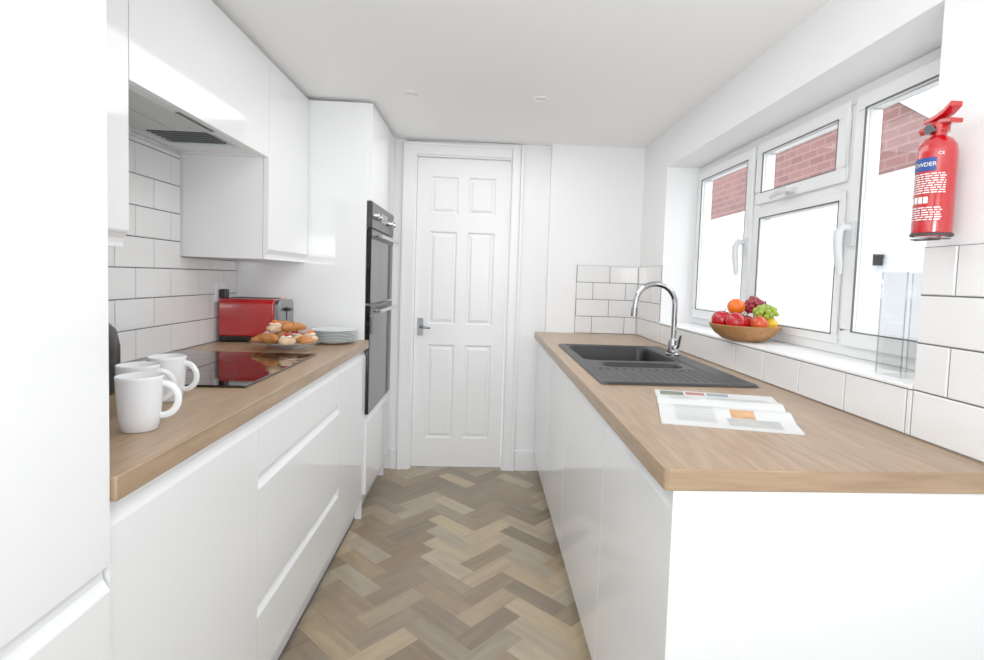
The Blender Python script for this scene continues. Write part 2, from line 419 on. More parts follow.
# window
w=root('window_1',(XW,(WY0+WY1)/2,WZ0),'white plastic three-light casement window','window',kind='structure')
fz0=WZ0+0.010; fz1=WZ1-0.001; fy0=WY0+0.001; fy1=WY1-0.001
J1,J2=2.22,1.63
fw=0.045
bm=bmesh.new()
bx(bm,(XW,fy0,fz0),(XW+0.06,fy1,fz0+fw)); bx(bm,(XW,fy0,fz1-fw),(XW+0.06,fy1,fz1))
for a,b in ((fy0,fy0+fw),(J2-0.028,J2+0.028),(J1-0.028,J1+0.028),(fy1-fw,fy1)):
    bx(bm,(XW,a,fz0+fw),(XW+0.06,b,fz1-fw))
TR=1.55
bx(bm,(XW,J2+0.028,TR-0.025),(XW+0.06,J1-0.028,TR+0.025))
emit('window_frame',bm,M['upvc'],w,bevel=0.004)
def sash(y0,y1,z0,z1,handle=None,sw=0.036,proj=0.014):
    bm=bmesh.new(); x0=XW-proj; x1=XW-0.0005
    ov=0.012; y0-=ov;y1+=ov;z0-=ov;z1+=ov
    sw+=ov
    bx(bm,(x0,y0,z0),(x1,y1,z0+sw));bx(bm,(x0,y0,z1-sw),(x1,y1,z1));bx(bm,(x0,y0,z0+sw),(x1,y0+sw,z1-sw));bx(bm,(x0,y1-sw,z0+sw),(x1,y1,z1-sw))
    ov2=ov+0.0015
    bx(bm,(XW+0.0005,y0+ov2,z0+ov2),(XW+0.04,y1-ov2,z0+sw));bx(bm,(XW+0.0005,y0+ov2,z1-sw),(XW+0.04,y1-ov2,z1-ov2))
    bx(bm,(XW+0.0005,y0+ov2,z0+sw),(XW+0.04,y0+sw,z1-sw));bx(bm,(XW+0.0005,y1-sw,z0+sw),(XW+0.04,y1-ov2,z1-sw))
    s=emit('window_sash',bm,M['upvc'],w,bevel=0.004)
    bm=bmesh.new()
    g=0.004
    for lo,hi in (((x0-0.001,y0+sw-g,z0+sw-g),(x0+0.004,y1-sw+g,z0+sw)),((x0-0.001,y0+sw-g,z1-sw),(x0+0.004,y1-sw+g,z1-sw+g)),((x0-0.001,y0+sw-g,z0+sw),(x0+0.004,y0+sw,z1-sw)),((x0-0.001,y1-sw,z0+sw),(x0+0.004,y1-sw+g,z1-sw))): bx(bm,lo,hi)
    emit('glazing_seal',bm,M['rubber'],s)
    bm=bmesh.new(); xx=XW+0.014
    bm.faces.new([bm.verts.new(c) for c in ((xx,y0+sw,z0+sw),(xx,y1-sw,z0+sw),(xx,y1-sw,z1-sw),(xx,y0+sw,z1-sw))])
    emit('window_pane',bm,M['pane'],s)
    if handle:
        hy,hz,kind=handle
        bm=bmesh.new()
        if kind=='v':
            bx(bm,(x0-0.010,hy-0.015,hz-0.045),(x0,hy+0.015,hz+0.03))
            tube(bm,[(x0-0.006,hy,hz+0.01),(x0-0.034,hy,hz+0.014),(x0-0.046,hy,hz-0.005),(x0-0.046,hy,hz-0.05),(x0-0.038,hy,hz-0.10),(x0-0.036,hy,hz-0.13)],[0.011,0.012,0.013,0.012,0.011,0.009])
        else:
            bx(bm,(x0-0.010,hy-0.03,hz-0.011),(x0,hy+0.03,hz+0.011))
            tube(bm,[(x0-0.006,hy-0.01,hz),(x0-0.03,hy-0.012,hz+0.004),(x0-0.036,hy+0.01,hz),(x0-0.036,hy+0.05,hz-0.004),(x0-0.032,hy+0.09,hz-0.012)],[0.009,0.010,0.010,0.009,0.007])
        emit('window_handle',bm,M['handle'],s,smooth=True,label='white curved window handle')
sash(fy0+fw,J2-0.028,fz0+fw,fz1-fw,(J2-0.028-0.012,1.40,'v'))
sash(J1+0.028,fy1-fw,fz0+fw,fz1-fw,(J1+0.028+0.012,1.40,'v'))
sash(J2+0.028,J1-0.028,TR+0.025,fz1-fw,(1.93,TR+0.03,'h'))
sash(J2+0.028,J1-0.028,fz0+fw,TR-0.025,None,sw=0.02,proj=0.006)
box('trim_5',(XR-0.012,WY0+0.001,WZ0+0.0002),(XW+0.06,WY1-0.001,WZ0+0.0095),M['trim'],kind='structure',label='white window sill board',cat='window sill',bevel=0.003)
SILL=WZ0+0.0095

# ------------------------------------------------------------------ cabinets
def panel(name,parent,s,F,y0,y1,z0,z1,pull='top',m=None,t=0.02,**k):
    bm=bmesh.new(); g=0.0018; y0+=g;y1-=g
    B=F-s*t
    if pull=='top':
        pr=[(B,z0),(F-s*0.001,z0),(F,z0+0.001),(F,z1-0.036),(F-s*0.0012,z1-0.033),(F-s*0.005,z1-0.027),(F-s*0.010,z1-0.018),(F-s*0.012,z1-0.009),(F-s*0.012,z1),(B,z1)]
    elif pull=='bottom':
        pr=[(B,z0),(F-s*0.014,z0),(F-s*0.014,z0+0.010),(F-s*0.012,z0+0.020),(F-s*0.006,z0+0.030),(F-s*0.0015,z0+0.036),(F,z0+0.040),(F,z1-0.001),(F-s*0.001,z1),(B,z1)]
    else:
        pr=[(B,z0),(F-s*0.001,z0),(F,z0+0.001),(F,z1-0.001),(F-s*0.001,z1),(B,z1)]
    extr(bm,pr,y0,y1)
    return emit(name,bm,m or M['gloss'],parent,**k)
def carcass(parent,x0,x1,y0,y1,z0,z1,front,t=0.016,top=True,shelves=(),m=None,bot=True,back=True):
    L=[((x0,y0,z0),(x1,y0+t,z1)),((x0,y1-t,z0),(x1,y1,z1))]
    if bot: L.append(((x0,y0+t,z0),(x1,y1-t,z0+t)))
    if top: L.append(((x0,y0+t,z1-t),(x1,y1-t,z1)))
    for sz in shelves: L.append(((x0,y0+t,sz),(x1,y1-t,sz+t)))
    if back:
        bxx=(x0,x0+0.006) if front>0 else (x1-0.006,x1)
        L.append(((bxx[0],y0+t,z0+t),(bxx[1],y1-t,z1-(t if top else 0))))
    return emit('cabinet_body',boxes(L),m or M['carc'],parent)
LB=LF-0.022
def base(y0,y1,label,fronts,run='L',name='base_cabinet',top=False):
    if run=='L':
        c=root(name,((XL+LB)/2,(y0+y1)/2,0.12),label,'kitchen cabinet')
        carcass(c,XL+0.002,LB,y0+0.0005,y1-0.0005,0.12,WB-0.001,1,top=top)
        s,F=1,LF
    else:
        c=root(name,((RF+XR)/2,(y0+y1)/2,0.12),label,'kitchen cabinet')
        carcass(c,RF+0.022,XR-0.002,y0+0.0005,y1-0.0005,0.12,WB-0.001,-1,top=top)
        s,F=-1,RF
    for nm,z0,z1,pull in fronts: panel(nm,c,s,F,y0,y1,z0,z1,pull)
    return c
YD=1.375
base(YT,YD,'handleless gloss white base cabinet under worktop',[('door',0.125,WB-0.006,'top')])
base(YD,YW,'handleless gloss white three-drawer unit under hob',[('drawer',0.125,0.346,'top'),('drawer',0.350,0.690,'top'),('drawer',0.694,WB-0.006,'top')],name='drawer_unit')
base(YW,YO-0.002,'narrow handleless gloss white base cabinet next to ovens',[('door',0.125,WB-0.006,'top')])
RY=[YR+0.026,1.43,2.097,2.65,YP-0.003]
for i in range(4):
    base(RY[i],RY[i+1],'handleless gloss white base cabinet %s'%(['beside end panel','below sink drainer','below sink bowl','next to end wall'][i]),[('door',0.125,WB-0.006,'top')],run='R')
box('end_panel',(RE+0.018,YR+0.005,0.0),(XR-0.001,YR+0.0245,WB-0.0005),M['gloss'],label='large gloss white end panel under oak worktop',cat='cabinet panel',bevel=0.001)
pln=box('plinth',(-0.612,YT,0.001),(-0.600,YO-0.003,0.1195),M['gloss'],label='white plinth board below base cabinets',cat='plinth')
box('floor_seal',(-0.5998,YT,0.0008),(-0.5965,YO-0.003,0.009),M['rubber'],pln)
box('plinth',(0.400,YR+0.026,0.001),(0.412,YP-0.003,0.1195),M['gloss'],label='white plinth board below sink cabinets',cat='plinth')
XT=-0.553
def tall(y0,y1):
    c=root('tall_cabinet',((XL+LF)/2,(y0+y1)/2,0),'tall gloss white handleless larder cabinet','tall cabinet')
    carcass(c,XL+0.002,XT-0.022,y0+0.0005,y1-0.002,0.0,ZT,1,t=0.018)
    panel('door',c,1,XT,y0,y1-0.001,0.762,ZT-0.002,'none')
    panel('door',c,1,XT,y0,y1-0.001,0.06,0.757,'top')
tall(0.226,YT-0.001); tall(-0.376,0.225)
WF=-0.844
def wallunit(y0,y1,z0,label,pull='bottom',bot=True,name='wall_cabinet'):
    c=root(name,((XL+WF)/2,(y0+y1)/2,z0),label,'wall cabinet')
    carcass(c,XL+0.001,WF-0.022,y0+0.0005,y1-0.0005,z0,ZT,1,t=0.018,bot=bot)
    panel('door',c,1,WF,y0,y1,z0,ZT-0.001,pull)
    return c
wallunit(YT,YH,WU,'gloss white handleless wall cabinet above mugs')
wallunit(YW,YO-0.002,WU,'gloss white handleless wall cabinet beside oven housing')
wallunit(YH,YW,HD,'short gloss white wall cabinet enclosing extractor hood',bot=False,pull='none')
# hood
hz_=HD+0.004
h=root('extractor_hood',(-1.02,1.74,hz_),'grey built-in extractor hood with metal filter','extractor hood')
hx0,hx1,hy0,hy1=XL+0.012,WF-0.024,YH+0.02,YW-0.02
box('hood_rim',(hx0,hy1-0.09,hz_),(hx1,hy1,hz_+0.0075),M['carc'],h)
bm=bmesh.new()
bx(bm,(hx0,hy0,hz_+0.008),(hx1,hy1,hz_+0.018)); bx(bm,(hx0+0.03,hy0+0.1,hz_+0.018),(hx1-0.03,hy1-0.1,hz_+0.24))
emit('hood_body',bm,M['greymetal'],h)
bm=bmesh.new()
bx(bm,(hx0,hy0,hz_),(hx0+0.02,hy1-0.092,hz_+0.008)); bx(bm,(hx1-0.03,hy0,hz_),(hx1,hy1-0.092,hz_+0.008))
bx(bm,(hx0+0.02,hy0,hz_),(hx1-0.03,hy0+0.03,hz_+0.008)); bx(bm,(hx0+0.02,hy1-0.115,hz_),(hx1-0.03,hy1-0.092,hz_+0.008))
emit('hood_frame',bm,M['greyframe'],h)
bm=bmesh.new(); bx(bm,(hx0+0.024,hy0+0.034,hz_+0.003),(hx0+0.15,hy1-0.30,hz_+0.0078)); bx(bm,(hx0+0.155,hy0+0.034,hz_+0.003),(hx1-0.034,hy1-0.30,hz_+0.0078)); emit('grease_filter',bm,M['greymetal'],h)
bm=bmesh.new()
for i in range(6): 
    y=hy1-0.285+i*0.026; bx(bm,(hx0+0.05,y,hz_+0.003),(hx1-0.06,y+0.012,hz_+0.0078))
emit('vent_slats',bm,M['greymetal2'],h)
bm=bmesh.new(); bx(bm,(hx1-0.022,1.60,hz_-0.002),(hx1-0.010,1.80,hz_-0.0002)); emit('control_strip',bm,M['black'],h)

# oven housing
OY0,OY1=YO,3.232
HF=-0.548
c=root('oven_housing',((XL+LF)/2,(OY0+OY1)/2,0),'tall gloss white housing cabinet holding built-in ovens','tall cabinet')
carcass(c,XL+0.002,HF-0.02,OY0,OY1,0.0,ZT,1,t=0.018,shelves=(0.505,1.565),m=M['gloss'],bot=False)
panel('door',c,1,HF,OY0,OY1,1.575,ZT-0.001,'none')
panel('door',c,1,HF,OY0,OY1,0.125,0.520,'top')
box('plinth_board',(-0.612,OY0+0.0185,0.001),(-0.600,OY1-0.0185,0.12),M['gloss'],c)
o=root('double_oven',(-0.86,(OY0+OY1)/2,0.524),'built-in double oven with dark glass doors and steel trim','oven')
ox=HF-0.018; oy0,oy1=OY0+0.022,OY1-0.022
box('oven_body',(-1.12,oy0,0.524),(ox-0.002,oy1,1.56),M['steel'],o)
ow0,ow1=OY0+0.003,OY1-0.003
box('control_panel',(ox,ow0,1.445),(ox+0.026,ow1,1.571),M['ovenpanel'],o,bevel=0.002)
box('control_display',(ox+0.0262,ow0+0.2,1.49),(ox+0.028,ow1-0.2,1.54),M['blackglass'],o)
for y in (ow0+0.06,ow0+0.14,ow1-0.14,ow1-0.06):
    bm=bmesh.new(); tube(bm,[(ox+0.0262,y,1.51),(ox+0.048,y,1.51)],[0.019,0.016],20); emit('knob',bm,M['chrome'],o,smooth=True)
for z0,z1 in ((1.075,1.440),(0.526,1.066)):
    bm=bmesh.new(); bx(bm,(ox,ow0,z0),(ox+0.024,ow1,z1),0)
    dd=emit('oven_door',bm,M['ovenglass'],o,bevel=0.002)
    box('door_trim',(ox+0.0242,ow0,z1-0.05),(ox+0.026,ow1,z1-0.002),M['ovenpanel'],dd)
    bm=bmesh.new(); hz=z1-0.03; hxx=ox+0.060
    tube(bm,[(hxx,ow0+0.04,hz),(hxx,ow1-0.04,hz)],0.009,14)
    for y in (ow0+0.07,ow1-0.07): tube(bm,[(ox+0.0262,y,hz),(hxx,y,hz)],0.006,10)
    emit('handle',bm,M['chrome'],dd,smooth=True,label='chrome bar handle')

# worktops
bm=bmesh.new(); bx(bm,(XL+0.008,YT,WB),(LE,YO-0.001,WT))
emit('worktop',bm,M['oak'],label='light oak worktop with hob, mugs and toaster',cat='worktop',bevel=0.003)
SX0,SX1,SY0,SY1=0.385,0.90,1.635,2.625
bm=bmesh.new()
X=[RE,SX0+0.012,SX1-0.012,XR-0.001]; Y=[YR,SY0+0.012,SY1-0.012,YP-0.001]
V={}
for k,z in enumerate((WB,WT)):
    for i,x in enumerate(X):
        for j,y in enumerate(Y): V[i,j,k]=bm.verts.new((x,y,z))
for i in range(3):
    for j in range(3):
        if (i,j)==(1,1): continue
        bm.faces.new((V[i,j,1],V[i+1,j,1],V[i+1,j+1,1],V[i,j+1,1])); bm.faces.new((V[i,j,0],V[i,j+1,0],V[i+1,j+1,0],V[i+1,j,0]))
for i in range(3):
    f=bm.faces.new((V[i,0,0],V[i+1,0,0],V[i+1,0,1],V[i,0,1])); f.material_index=1
    bm.faces.new((V[i,3,0],V[i,3,1],V[i+1,3,1],V[i+1,3,0]))
    bm.faces.new((V[0,i,0],V[0,i,1],V[0,i+1,1],V[0,i+1,0])); bm.faces.new((V[3,i,0],V[3,i+1,0],V[3,i+1,1],V[3,i,1]))
for a,b in (((1,1),(2,1)),((2,1),(2,2)),((2,2),(1,2)),((1,2),(1,1))):
    bm.faces.new((V[a[0],a[1],0],V[b[0],b[1],0],V[b[0],b[1],1],V[a[0],a[1],1]))
ed=[e_ for e_ in bm.edges if all(abs(v.co.x-RE)<1e-5 and abs(v.co.y-YR)<1e-5 for v in e_.verts)]
bmesh.ops.bevel(bm,geom=ed,offset=0.008,segments=5,affect='EDGES',profile=0.5)
emit('worktop',bm,[M['oak'],M['oakend']],label='light oak worktop with inset black sink',cat='worktop',bevel=0.003)

# sink
def sm(t): t=max(0,min(1,t)); return t*t*(3-2*t)
def rr(x,y,x0,x1,y0,y1,r):
    dx=max(x0+r-x,0,x-(x1-r)); dy=max(y0+r-y,0,y-(y1-r)); 
    if dx>0 and dy>0: return r-math.hypot(dx,dy)
    return min(x-x0,x1-x,y-y0,y1-y)
def sinkz(x,y):
    z=WT+0.009
    e=rr(x,y,SX0,SX1,SY0,SY1,0.02)
    z-=0.007*(1-sm(e/0.008))
    inn=rr(x,y,SX0+0.028,SX1-0.075,SY0+0.03,SY1-0.03,0.02)
    z-=0.004*sm(inn/0.008)
    b=rr(x,y,SX0+0.04,SX1-0.085,SY0+0.485,SY1-0.045,0.05); z-=0.15*sm(b/0.022)
    b2=rr(x,y,SX0+0.09,SX1-0.12,SY0+0.32,SY0+0.443,0.04); z-=0.075*sm(b2/0.02)
    if SY0+0.04<y<SY0+0.30 and SX0+0.05<x<SX1-0.09:
        dr=min(sm((y-SY0-0.04)/0.02),sm((SY0+0.30-y)/0.02),sm((x-SX0-0.05)/0.01),sm((SX1-0.09-x)/0.01))
        z-=0.005*dr*(0.5+0.5*math.cos((x-SX0)/0.03*2*math.pi))
    return z
NX,NY=150,220
bm=bmesh.new(); G=[[None]*(NY+1) for _ in range(NX+1)]
for i in range(NX+1):
    for j in range(NY+1):
        x=SX0+(SX1-SX0)*i/NX; y=SY0+(SY1-SY0)*j/NY
        G[i][j]=bm.verts.new((x,y,sinkz(x,y)))
for i in range(NX):
    for j in range(NY): bm.faces.new((G[i][j],G[i+1][j],G[i+1][j+1],G[i][j+1]))
s=root('kitchen_sink',((SX0+SX1)/2,(SY0+SY1)/2,WT),'black composite inset sink with ribbed drainer','sink')
emit('sink_basin',bm,M['sink'],s,smooth=True,angle=60)
for (x,y) in ((0.62,SY0+0.72),(0.625,SY0+0.38)):
    bm=bmesh.new(); lathe(bm,[(0,0.003),(0.02,0.002),(0.036,0.004),(0.04,0.0005),(0.04,0.0)],28,(x,y,sinkz(x,y))); emit('drain',bm,M['steel'],s,smooth=True)

# tap
tx,ty,tz=0.852,2.30,WT+0.0095
t=root('mixer_tap',(tx,ty,tz),'chrome swan-neck mixer tap behind black sink','tap')
bm=bmesh.new(); lathe(bm,[(0,0),(0.030,0),(0.030,0.006),(0.025,0.010),(0.024,0.060),(0.019,0.072),(0.0,0.072)],28,(tx,ty,tz)); emit('tap_body',bm,M['chrome'],t,smooth=True)
bm=bmesh.new(); th_=0.222; pts=[(tx,ty,tz+0.06),(tx,ty,tz+0.14),(tx,ty,tz+th_)]
R=0.09
for k in range(1,15):
    a=math.pi*k/15*1.02
    pts.append((tx-R+R*math.cos(a),ty-0.01*k/15,tz+th_+R*math.sin(a)))
pts.append((tx-2*R-0.003,ty-0.012,tz+th_-0.02)); 
tube(bm,pts,0.0125,16); tube(bm,[pts[-1],(tx-2*R-0.005,ty-0.012,tz+th_-0.055)],0.0155,16)
emit('spout',bm,M['chrome'],t,smooth=True)
bm=bmesh.new(); tube(bm,[(tx,ty-0.015,tz+0.035),(tx,ty-0.048,tz+0.037)],0.014,16); tube(bm,[(tx,ty-0.045,tz+0.037),(tx+0.002,ty-0.065,tz+0.052),(tx+0.004,ty-0.075,tz+0.095)],[0.007,0.006,0.006],10)
emit('tap_lever',bm,M['chrome'],t,smooth=True)

# hob
HY0,HY1,HX0,HX1=1.47,2.085,-1.14,-0.632
hb=root('induction_hob',(-0.885,1.77,WT),'black glass hob flush on oak worktop','hob')
box('hob_glass',(HX0,HY0,WT+0.0004),(HX1,HY1,WT+0.007),M['blackglass'],hb,bevel=0.002)
bm=bmesh.new()
def ring(cx,cy,r,w=0.0016,seg=48):
    a=[bm.verts.new((cx+r*math.cos(2*math.pi*i/seg),cy+r*math.sin(2*math.pi*i/seg),WT+0.0073)) for i in range(seg)]
    b=[bm.verts.new((cx+(r-w)*math.cos(2*math.pi*i/seg),cy+(r-w)*math.sin(2*math.pi*i/seg),WT+0.0073)) for i in range(seg)]
    for i in range(seg): bm.faces.new((a[i],a[(i+1)%seg],b[(i+1)%seg],b[i]))
for cx,cy,r in ((-1.02,1.62,0.085),(-0.80,1.62,0.075),(-1.02,1.92,0.075),(-0.80,1.92,0.095)): ring(cx,cy,r)
for i in range(6): ring(-0.665,1.65+i*0.05,0.006,0.0015,16)
emit('cooking_zone_print',bm,M['hobring'],hb)

# ------------------------------------------------------------------ small objects
def mugmeshes():
    S=0.95
    bm=bmesh.new(); lathe(bm,[(0,0.0),(0.031,0.0),(0.034,0.003),(0.038,0.03),(0.0410,0.07),(0.043,0.108),(0.0435,0.112),(0.042,0.1135),(0.040,0.110),(0.0380,0.07),(0.035,0.03),(0.030,0.008),(0,0.006)],40)
    bmesh.ops.scale(bm,vec=(S,S,S),verts=bm.verts)
    body=emit('mug_body',bm,M['ceramic'],None,world=False,smooth=True,angle=60)
    bm=bmesh.new(); pts=[]
    for k in range(17):
        a=math.radians(100-200*k/16); pts.append((0.041+0.029*math.cos(a)*1.0,0,0.062+0.034*math.sin(a)))
    pts[0]=(0.037,0,0.094); pts[-1]=(0.034,0,0.030)
    tube(bm,pts,0.0044,12,flat=1.6); bmesh.ops.scale(bm,vec=(S,S,S),verts=bm.verts)
    hd=emit('mug_handle',bm,M['ceramic'],None,world=False,smooth=True,angle=60)
    return body,hd
mb,mh=mugmeshes()
poss=[((-0.664,1.075,WT+0.0003),math.radians(15),'tall white ceramic mug with its handle turned outwards'),
      ((-0.742,1.195,WT+0.0003),math.radians(22),'white ceramic mug standing amid two other mugs'),
      ((-0.752,1.320,WT+0.0003),math.radians(5),'white ceramic mug beside the hob')]
for i,(l,rz,lb) in enumerate(poss):
    e_=root('mug',l,lb,'mug',group='white mugs on the worktop',rotz=rz)
    if i==0: b,h_=mb,mh
    else:
        b=mb.copy(); h_=mh.copy(); COL.objects.link(b); COL.objects.link(h_)
    b.parent=e_; h_.parent=e_
# kettle
kx,ky=-0.985,1.35
k=root('kettle',(kx,ky,WT),'black electric kettle behind mugs','kettle')
bm=bmesh.new(); lathe(bm,[(0,0),(0.078,0),(0.084,0.01),(0.088,0.05),(0.088,0.12),(0.080,0.160),(0.06,0.182),(0,0.188)],36,(kx,ky,WT+0.0004)); emit('kettle_body',bm,M['black'],k,smooth=True)
bm=bmesh.new(); tube(bm,[(kx-0.03,ky-0.05,WT+0.175),(kx-0.05,ky-0.10,WT+0.185),(kx-0.06,ky-0.13,WT+0.16),(kx-0.06,ky-0.13,WT+0.09),(kx-0.05,ky-0.10,WT+0.05),(kx-0.035,ky-0.075,WT+0.05)],0.009,12); emit('handle',bm,M['black'],k,smooth=True)
bm=bmesh.new(); lathe(bm,[(0,0.186),(0.012,0.187),(0.014,0.2),(0,0.205)],20,(kx,ky,WT)); emit('lid_knob',bm,M['steel'],k,smooth=True)

# toaster
tx0,tx1,ty0,ty1,tz0=-1.155,-0.905,2.40,2.585,WT+0.010
tt=root('toaster',((tx0+tx1)/2,(ty0+ty1)/2,WT),'glossy red toaster with silver control end','toaster')
def rbox(bm,x0,x1,y0,y1,z0,z1,r,seg=6):
    pr=[(y0,z0),(y1,z0)]
    for i in range(seg+1):
        a=math.pi/2*i/seg; pr.append((y1-r+r*math.cos(a),z1-r+r*math.sin(a)))
    for i in range(seg+1):
        a=math.pi/2+math.pi/2*i/seg; pr.append((y0+r+r*math.cos(a),z1-r+r*math.sin(a)))
    A=[bm.verts.new((x0,y,z)) for y,z in pr];B=[bm.verts.new((x1,y,z)) for y,z in pr]
    n=len(pr)
    for i in range(n): bm.faces.new((A[i],A[(i+1)%n],B[(i+1)%n],B[i]))
    bm.faces.new(A);bm.faces.new(B)
tb=bmesh.new(); rbox(tb,tx0,tx1-0.012,ty0,ty1,tz0+0.018,tz0+0.185,0.03); emit('toaster_shell',tb,M['red'],tt,smooth=True,bevel=0.006,bseg=3,angle=50)
tb=bmesh.new(); rbox(tb,tx1-0.0118,tx1+0.012,ty0+0.003,ty1-0.003,tz0+0.018,tz0+0.182,0.029); emit('end_panel',tb,M['steel'],tt,smooth=True,bevel=0.003,angle=50)
tb=bmesh.new(); bx(tb,(tx0+0.003,ty0+0.003,tz0),(tx1+0.008,ty1-0.003,tz0+0.0175))
for a in (tx0+0.02,tx1-0.02):
    for b in (ty0+0.025,ty1-0.025): lathe(tb,[(0,-0.0095),(0.01,-0.0095),(0.01,0.0),(0,0)],12,(a,b,tz0))
emit('base',tb,M['black'],tt)
tb=bmesh.new()
for y in (ty0+0.05,ty0+0.105): bx(tb,(tx0+0.03,y,tz0+0.1852),(tx1-0.03,y+0.03,tz0+0.187))
emit('bread_slot',tb,M['dark'],tt)
tb=bmesh.new(); bx(tb,(tx1+0.0122,ty0+0.088,tz0+0.05),(tx1+0.014,ty0+0.096,tz0+0.15)); emit('lever_slot',tb,M['black'],tt)
tb=bmesh.new(); bx(tb,(tx1+0.0142,ty0+0.073,tz0+0.13),(tx1+0.034,ty0+0.111,tz0+0.145)); emit('lever',tb,M['black'],tt,bevel=0.003)
for y in (ty0+0.045,ty0+0.14):
    tb=bmesh.new(); tube(tb,[(tx1+0.0122,y,tz0+0.05),(tx1+0.026,y,tz0+0.05)],[0.016,0.014],18); emit('dial',tb,M['black'],tt,smooth=True)
# socket + plug
sk=root('wall_socket',(XL+0.0078,2.47,1.08),'white wall socket with a black plug behind the toaster','wall socket')
box('socket_plate',(XL+0.0078,2.40,1.075),(XL+0.017,2.486,1.161),M['trim'],sk,bevel=0.002)
box('plug',(XL+0.0172,2.42,1.09),(XL+0.050,2.456,1.132),M['black'],sk,bevel=0.006)

# stack of plates
bm=bmesh.new(); lathe(bm,[(0,0.0),(0.058,0.0),(0.062,0.002),(0.095,0.012),(0.103,0.0145),(0.104,0.016),(0.1025,0.017),(0.092,0.0155),(0.06,0.006),(0,0.0045)],48)
pl=emit('plate',bm,M['plate'],None,world=False,smooth=True,angle=60)
pc=(-0.672,2.48)
for i in range(8):
    q=pl if i==0 else pl.copy()
    if i: COL.objects.link(q)
    q.location=(pc[0]+random.uniform(-.002,.002),pc[1]+random.uniform(-.002,.002),WT+0.0004+i*0.0068)
    q['label']='pale ceramic plate in a stack on the worktop'; q['category']='plate'; q['group']='stack of pale plates'

# cake plate & pastries
cx,cy=-0.80,2.235
bm=bmesh.new(); prof=[(0,0.0),(0.075,0.0),(0.08,0.003),(0.06,0.012),(0.10,0.018),(0.135,0.026),(0.1385,0.0275),(0.1375,0.030),(0.10,0.022),(0.0,0.018)]
lathe(bm,prof,64)
for v in bm.verts:
    r=math.hypot(v.co.x,v.co.y)
    if r>0.12:
        a=math.atan2(v.co.y,v.co.x); f=1+0.03*math.cos(16*a); v.co.x*=f; v.co.y*=f
for f in bm.faces:
    if min(math.hypot(v.co.x,v.co.y) for v in f.verts)>0.128: f.material_index=1
emit('cake_plate',bm,[M['thinglass'],M['glassrim']],None,world=False,loc=Vector((cx,cy,WT+0.0075)),smooth=True,angle=60,label='clear scalloped glass plate holding pastries',cat='plate')
pz=WT+0.0305
def croissant(seed,L=0.046,R=0.021):
    bm=bmesh.new(); n=28; pts=[];rad=[]
    for i in range(n+1):
        t_=i/n*2-1
        a=t_*1.15
        pts.append((math.sin(a)*L,0.018-math.cos(a)*0.028,0.0215))
        rad.append(max(0.004,R*(1-t_*t_)**0.55*(0.80+0.20*abs(math.sin(i/n*math.pi*6)))))
    tube(bm,pts,rad,16)
    return bm
def bun(seed,r=0.031,h=0.030):
    rnd=random.Random(seed); ph=[rnd.uniform(0,6.28) for _ in range(3)]
    bm=bmesh.new(); lathe(bm,[(0,0),(r*0.75,0),(r*0.95,h*0.2),(r*1.03,h*0.45),(r*0.98,h*0.7),(r*0.72,h*0.93),(r*0.35,h),(0,h*0.97)],28)
    for v in bm.verts:
        a=math.atan2(v.co.y,v.co.x); f=1+0.14*math.sin(3*a+ph[0])+0.07*math.sin(5*a+ph[1])
        v.co.x*=f;v.co.y*=f; v.co.z*=1+0.12*math.sin(a+ph[2])
    return bm
def swirl(seed,r=0.030):
    bm=bmesh.new(); pts=[];rad=[]; n=70
    for i in range(n+1):
        t_=i/n; a=t_*2*math.pi*2.4; q=r*(1-0.85*t_); pts.append((q*math.cos(a),q*math.sin(a),0.011+0.013*t_)); rad.append(0.0098 if 0<i<n else 0.006)
    tube(bm,pts,rad,10)
    return bm
kinds=['golden crescent-shaped pastry on glass plate','pale bun topped with fruit and cream on glass plate','spiral glazed pastry on glass plate']
plist=[]
for i in range(8):
    a=i*2*math.pi/8+0.35; plist.append((0.094*math.cos(a),0.094*math.sin(a),0.0,[1,2,0,1,2,0,1,2][i]))
for i in range(2): plist.append((0.034*(1 if i else -1),0.006,0.0,0+i))
for i in range(4):
    a=i*math.pi/2+0.8; plist.append((0.050*math.cos(a),0.050*math.sin(a),0.045,[2,0,1,0][i]))
for i,(dx,dy,dz,ty_) in enumerate(plist):
    pr=root('pastry',(cx+dx,cy+dy,pz+dz),kinds[ty_],'pastry',group='pastries on the glass plate',rotz=math.atan2(dy,dx)-math.pi/2 if ty_==0 else random.uniform(0,6))
    bm=[croissant,bun,swirl][ty_](i)
    emit('pastry_base',bm,M['pastry'] if i%3 else M['sugar'],pr,world=False,smooth=True,angle=70)
    if ty_==1:
        bm=bmesh.new(); lathe(bm,[(0,0.0295),(0.018,0.029),(0.021,0.032),(0.015,0.036),(0.006,0.038),(0,0.039)],18); emit('cream_topping',bm,M['cream'],pr,world=False,smooth=True,label='white cream topping')
        bm=bmesh.new()
        for a in range(2):
            bmesh.ops.create_uvsphere(bm,u_segments=12,v_segments=8,radius=0.0090,matrix=Matrix.Translation((0.009*math.cos(a*3.1+i),0.009*math.sin(a*3.1+i),0.039)))
        emit('fruit_topping',bm,M['berry'] if i%4 else M['orange'],pr,world=False,smooth=True)

